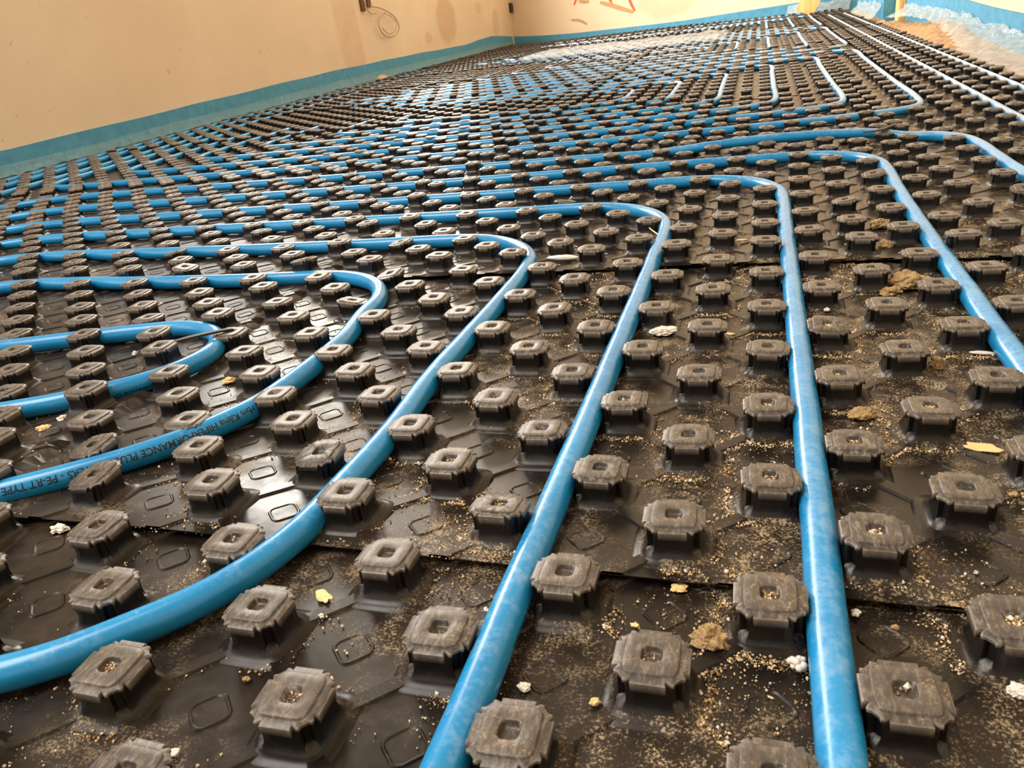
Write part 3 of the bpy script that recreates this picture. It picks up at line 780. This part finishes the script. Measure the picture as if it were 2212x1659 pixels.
# junction box with cable tails
e = empty('junction_box', (LX, 4.92, .58), 'open junction box with hanging cable tails on the long wall', 'junction box')
mb = MB()
for y0, y1, z0 in ((4.80, 4.855, .500), (4.90, 4.95, .524)): mb.box(LX + .0005, LX + .012, y0, y1, z0, .66)
o = mb.obj('cover', M_BOX, e); o.data.transform(Matrix.Translation((-LX, -4.92, -.58)))
def cable(P, name, r=.0035):
    pts = catmull([wall_pt(x, y, LX + h) for x, y, h in P], .01)
    V, F = tube(pts, r, 8); o = mesh_obj(name, V, F, M_CABLE, e, smooth=True); o.data.transform(Matrix.Translation((-LX, -4.92, -.58)))
cable([(784, -6, .02), (789, 8, .03), (793, 20, .03), (798, 27, .03), (806, 30, .03), (814, 29, .03)], 'cable_tail')
cable([(800, 14, .01), (812, 15, .03), (830, 21, .04), (846, 31, .04), (858, 45, .04), (862, 60, .04), (856, 74, .035), (845, 80, .03), (832, 77, .03), (822, 65, .03), (818, 50, .03), (822, 38, .03), (831, 28, .035)], 'cable_tail', .004)
cable([(831, 28, .045), (845, 36, .045), (855, 48, .045), (856, 60, .045), (849, 70, .04), (838, 72, .04), (826, 60, .04)], 'cable_tail', .003)
p = wall_pt(1107, 17)
mb = MB(); mb.box(LX + .0005, LX + .02, p.y - .13, p.y + .13, p.z - .045, p.z + .045)
mb.box(LX + .02, LX + .024, p.y - .06, p.y + .06, p.z - .02, p.z + .02)
tag(mb.obj('socket_box', M_BLACK), 'small black socket box low on the long wall near its far end', 'socket box')
def stroke(P, r, mat, name, label):
    pts = catmull([far_pt(x, y) for x, y in P], .02)
    up = Vector((0, 0, 1)); n3 = Vector((nin[0], nin[1], 0)); mb = MB(); rows = []
    for i, q in enumerate(pts):
        t = (pts[min(i+1, len(pts)-1)] - pts[max(i-1, 0)]).normalized(); s = t.cross(n3).normalized(); k = r * (.6 + .4 * math.sin(PI * (i+.5) / len(pts)))
        rows.append([tuple(q - s*k), tuple(q + s*k)])
    mb.grid(rows); return tag(mb.obj(name, mat), label, 'paint mark')
stroke([(1253, -22), (1247, -8), (1243, 2), (1240, 11)], .012, M_RED, 'spray_mark', 'short orange spray stroke nearest the shaded corner')
stroke([(1300, -14), (1312, -5), (1320, 3), (1321, 7)], .012, M_RED, 'spray_mark', 'orange spray stroke in the middle of the three')
stroke([(1355, -28), (1358, -8), (1363, 8), (1371, 23)], .014, M_RED, 'spray_mark', 'long curved orange spray stroke on the lit wall')
stroke([(1296, 5), (1320, 11), (1345, 19), (1368, 26)], .020, M_SMEAR, 'wall_smear', 'brown smear under the orange strokes on the far wall')
stroke([(1234, 43), (1252, 44), (1268, 52)], .012, M_SMEAR, 'wall_smear', 'faint brown smear in the shade near the corner')
stroke([(1250, 2), (1262, 4), (1272, 3)], .014, M_SMEAR, 'wall_smear', 'small brown smear beside the shortest orange stroke')

# ------------------------------------------------------------ rubble: single pieces
def lump(x, y, wpx, hpx, mat, name, label, kind='rock', seed=0, cat='debris', lift=0):
    """a piece at picture place (x, y), sized from its width there, resting on what is under it"""
    c = floor_pt(x, y, .002 + lift); dist = (c - CP).length; wd = wpx / CF * dist / 2; ht = max(.0012, hpx / CF * dist / 2)
    rnd = random.Random(seed + int(x*7+y)); bm = bmesh.new()
    if kind == 'beads':
        k = 15
        for i in range(k):
            a = rnd.uniform(0, 2*PI); rr = wd * .68 * math.sqrt(rnd.random()); q = wd * rnd.uniform(.26, .38)
            M = Matrix.Translation((rr*math.cos(a), rr*math.sin(a), q * .8 + ht * .9 * rnd.random() * (1 - rr/wd)))
            bmesh.ops.create_icosphere(bm, subdivisions=2, radius=q, matrix=M)
    elif kind == 'flake':
        bmesh.ops.create_icosphere(bm, subdivisions=3, radius=1)
        for v in bm.verts:
            a = math.atan2(v.co.y, v.co.x); k = 1 + .35 * noise.noise(Vector((math.cos(a)*1.7, math.sin(a)*1.7, seed + 3.1))) + .14 * math.sin(a*5 + seed)
            v.co = Vector((v.co.x * wd * k, v.co.y * wd * .55 * k, v.co.z * .0006 + .0015 + wd * .22 * noise.noise(Vector((v.co.x*1.4, v.co.y*1.4, seed)))))
    elif kind == 'stick':
        bmesh.ops.create_icosphere(bm, subdivisions=3, radius=1)
        for v in bm.verts:
            k = 1 + .3 * noise.noise(v.co * 2 + Vector((seed, 0, 0))); v.co = Vector((v.co.x * wd, v.co.y * wd * .22 * k, v.co.z * wd * .15 * k + wd * .14))
    else:
        bmesh.ops.create_icosphere(bm, subdivisions=4 if wd > .004 else 3, radius=1)
        for v in bm.verts:
            k = 1 + .45 * noise.noise(v.co * 1.6 + Vector((seed, 2, 1))) + .28 * noise.noise(v.co * 4.2 + Vector((seed, 5, 2))) + .12 * noise.noise(v.co * 10)
            v.co = Vector((v.co.x * wd * k, v.co.y * wd * .75 * k, max(-.3, v.co.z) * max(ht, wd * .4) * k + ht * .35))
    me = bpy.data.meshes.new(name); bm.to_mesh(me); bm.free(); me.materials.append(mat)
    if kind != 'rock': me.shade_smooth()
    o = bpy.data.objects.new(name, me); COL.objects.link(o); zz = zf(c.y)
    lo = min(v.co.z for v in me.vertices)
    o.location = (c.x, c.y, zz + lift + .0012 - lo); o.rotation_euler = (0, 0, rnd.uniform(-.6, .6) if kind != 'beads' else 0)
    return tag(o, label, cat)
lump(1722, 1437, 44, 34, M_WHITE, 'foam_bead_cluster', 'cluster of white foam beads beside the straight scuffed pipe', 'beads')
lump(1536, 1385, 66, 50, M_CLAY, 'clay_lump', 'ragged tan clay lump in the foreground beside a stud', 'rock', 3)
lump(700, 1288, 50, 20, M_CREAM, 'wood_chip', 'pale yellow torn flake in the foreground under the wide curve', 'flake', 4)
lump(1132, 1484, 26, 16, M_WHITE, 'plaster_crumb', 'white crumb just above the nearest pipe-side stud', 'rock', 5)
lump(1285, 1516, 22, 16, M_CREAM, 'plaster_crumb', 'rounded cream crumb left in front of the foreground stud', 'rock', 6)
lump(1371, 1350, 20, 16, M_CREAM, 'plaster_crumb', 'pointed cream crumb behind the foreground stud', 'flake', 7)
lump(1466, 1270, 32, 12, M_CREAM, 'plaster_crumb', 'cream crumb at the edge of the panel overlap', 'rock', 8)
lump(992, 1092, 58, 16, M_CLAY, 'sawdust_roll', 'short roll of caked sawdust between two studs', 'stick', 9)
lump(1023, 1083, 14, 16, M_WHITE, 'plaster_crumb', 'white flake at the end of the sawdust roll', 'rock', 10)
lump(1432, 718, 50, 11, M_WHITE, 'plaster_crumb', 'oblong white plaster chunk between the two upright pipes', 'rock', 11)
lump(1216, 561, 72, 8, M_WHITE, 'white_splinter', 'long white splinter beyond the second corner bend', 'stick', 12, lift=.006)
lump(2122, 764, 44, 10, M_WHITE, 'white_splinter', 'curled white shaving beside the outer pipe', 'stick', 13)
lump(2126, 967, 60, 14, M_CREAM, 'wood_chip', 'flat tan chip lying alone on the bare panel', 'flake', 14)
lump(1862, 897, 48, 24, M_CLAY, 'clay_lump', 'small tan clod beyond the straight scuffed pipe', 'rock', 15)
lump(1958, 617, 66, 40, M_CLAY, 'clay_lump', 'large crumbly clod between studs near the outer pipe', 'rock', 16)
lump(1925, 632, 40, 18, M_CLAY, 'clay_lump', 'low crumbly clod joined to the large one', 'rock', 17)
lump(1900, 490, 36, 24, M_CLAY, 'clay_lump', 'brown clod against a stud, farthest of the clods', 'rock', 18)
lump(1912, 536, 24, 24, M_CLAY, 'clay_lump', 'brown clod beside a stud below the farthest clod', 'rock', 19)
lump(2025, 790, 26, 30, M_CLAY, 'clay_lump', 'brown clod tucked against the stud near the outer pipe', 'rock', 20)
lump(128, 1143, 30, 16, M_WHITE, 'plaster_crumb', 'white crumb by the panel overlap near the lettered pipe', 'rock', 21)
lump(96, 928, 28, 14, M_CREAM, 'plaster_crumb', 'pinkish crumb below the hairpin pipe', 'rock', 22)
lump(138, 908, 24, 16, M_WHITE, 'plaster_crumb', 'white crumb beside a stud below the hairpin pipe', 'rock', 23)
lump(495, 823, 24, 12, M_CREAM, 'plaster_crumb', 'cream crumb near the start of the lettering', 'rock', 24)
lump(292, 765, 12, 10, M_WHITE, 'plaster_crumb', 'white crumb inside the hairpin bend', 'rock', 25)
lump(1848, 1325, 24, 12, M_WHITE, 'plaster_crumb', 'pair of white beads beside the straight scuffed pipe', 'beads', 26)
lump(1787, 671, 14, 12, M_WHITE, 'plaster_crumb', 'white bead cluster beyond the scuffed pipe', 'beads', 27)
lump(1577, 721, 20, 10, M_CREAM, 'plaster_crumb', 'flat cream chip beside a stud between the upright pipes', 'flake', 28)
lump(1603, 519, 26, 6, M_CREAM, 'white_splinter', 'small pale stick between the upright pipes', 'stick', 29)
lump(1190, 985, 12, 9, M_CREAM, 'plaster_crumb', 'tiny cream crumb by the streaked pipe', 'rock', 30)
lump(375, 1626, 20, 14, M_WHITE, 'plaster_crumb', 'white crumb lowest in the foreground', 'rock', 31)
lump(532, 1466, 14, 11, M_CLAY, 'plaster_crumb', 'brown crumb in front of the wide curve', 'rock', 32)
lump(694, 1330, 14, 10, M_WHITE, 'plaster_crumb', 'small white crumb in front of the torn flake', 'rock', 33)
lump(1050, 1316, 12, 9, M_WHITE, 'plaster_crumb', 'small white crumb beside the streaked pipe', 'rock', 34)
lump(1934, 1355, 14, 12, M_CLAY, 'plaster_crumb', 'small round grain on the foreground panel right of the pipe'.replace(' right of', ' beyond'), 'rock', 35)
lump(2200, 1495, 36, 26, M_WHITE, 'plaster_crumb', 'white crumb at the frame edge beside the nearest stud', 'rock', 36)
lump(2190, 1068, 16, 12, M_CLAY, 'plaster_crumb', 'brown grain beside the dusty outer stud', 'rock', 37)
lump(1997, 1203, 16, 14, M_CLAY, 'plaster_crumb', 'brown grain behind the panel overlap', 'rock', 38)
pts = catmull([floor_pt(1402, 492, .012), floor_pt(1412, 500, .014), floor_pt(1424, 508, .017)], .003)
V, F = tube(pts, .0009, 6); tag(mesh_obj('straw', V, F, M_CREAM), 'yellow straw leaning on the streaked pipe near its corner', 'straw')

# crumbs and dust too many to count
rnd = random.Random(11)
pp = np.array([(p.x, p.y) for q in NEAR for p in q[::2]])
ss = np.array(allstuds)
def scatter(name, N, mat, s0, s1, label, seed, nmax=15):
    rnd = random.Random(seed); mb = MB(); tries = 0; made = 0
    oc = [(1,0,0),(-1,0,0),(0,1,0),(0,-1,0),(0,0,1),(0,0,-1)]; of = [(0,2,4),(2,1,4),(1,3,4),(3,0,4),(2,0,5),(1,2,5),(3,1,5),(0,3,5)]
    while made < N and tries < N * 14:
        tries += 1
        n = -2.2 + (nmax + 2.2) * rnd.random() ** 1.25; m = rnd.uniform(-12, 9)
        if rnd.random() > .16 + .84 * sstep(-7, 1, m): continue
        q = rnd.random(); zx = 0
        mi = round(m); ni = round(n)
        if (mi + ni) % 2: mi += 1
        if q < .36:       # swept up against the feet of the studs
            x, y = W(mi, ni); a = rnd.gauss(-PI/2, 1.7); r = rnd.gauss(.0250, .0018)
            x += r*math.cos(a); y += r*math.sin(a)
        elif q < .70:     # and along the ridges between them
            sg = rnd.choice((-1, 1)); tt = rnd.uniform(.2, .8); x, y = W(mi + sg*tt, ni + tt); o_ = rnd.choice((-1, 1)) * abs(rnd.gauss(.0062, .0013))
            x += o_ * .707; y -= sg * o_ * .707
        elif q < .76 and m > -6:     # caught in the hollows of the studs
            x, y = W(mi, ni); x += rnd.uniform(-.0033, .0033); y += rnd.uniform(-.0033, .0033); zx = .0186
        else: x, y = m*S, n*S
        if not seen(x, y, 0, 0, 0): continue
        if noise.noise(Vector((x*11, y*11, 3))) + .5 * noise.noise(Vector((x*37, y*37, 8))) < -.06 + .30 * rnd.random(): continue
        d2 = ((ss[:, 0] - x) ** 2 + (ss[:, 1] - y) ** 2).min()
        if d2 < .0195 ** 2 and not zx: continue
        if not zx and ((pp[:, 0] - x) ** 2 + (pp[:, 1] - y) ** 2).min() < .0075 ** 2: continue
        k = s0 + (s1 - s0) * rnd.random() ** 4
        R = Matrix.Rotation(rnd.uniform(0, 6), 3, (rnd.random(), rnd.random(), rnd.random()))
        z = zf(y) + .0004 + k * .6 + zx + (fzs(x/S, y/S, 1) if y/S > ROWS[1] and y/S < ROWS[2] else 0)
        mb.add([tuple(R @ Vector((a*k*rnd.uniform(.6, 1.3), b*k*rnd.uniform(.6, 1.3), c*k*.8)) + Vector((x, y, z))) for a, b, c in oc], of); made += 1
    o = mb.obj(name, mat); return tag(o, label, 'dust', kind='stuff')
scatter('plaster_grains', 26000, M_GRAIN, .00022, .0010, 'pale plaster grains strewn over the near panels', 1)
scatter('sand_grains', 12000, M_GRAIN2, .00025, .0011, 'brown sand grains strewn over the near panels', 2)
scatter('white_grains', 700, M_WHITE, .0006, .0018, 'scattered white crumbs on the near panels', 3)
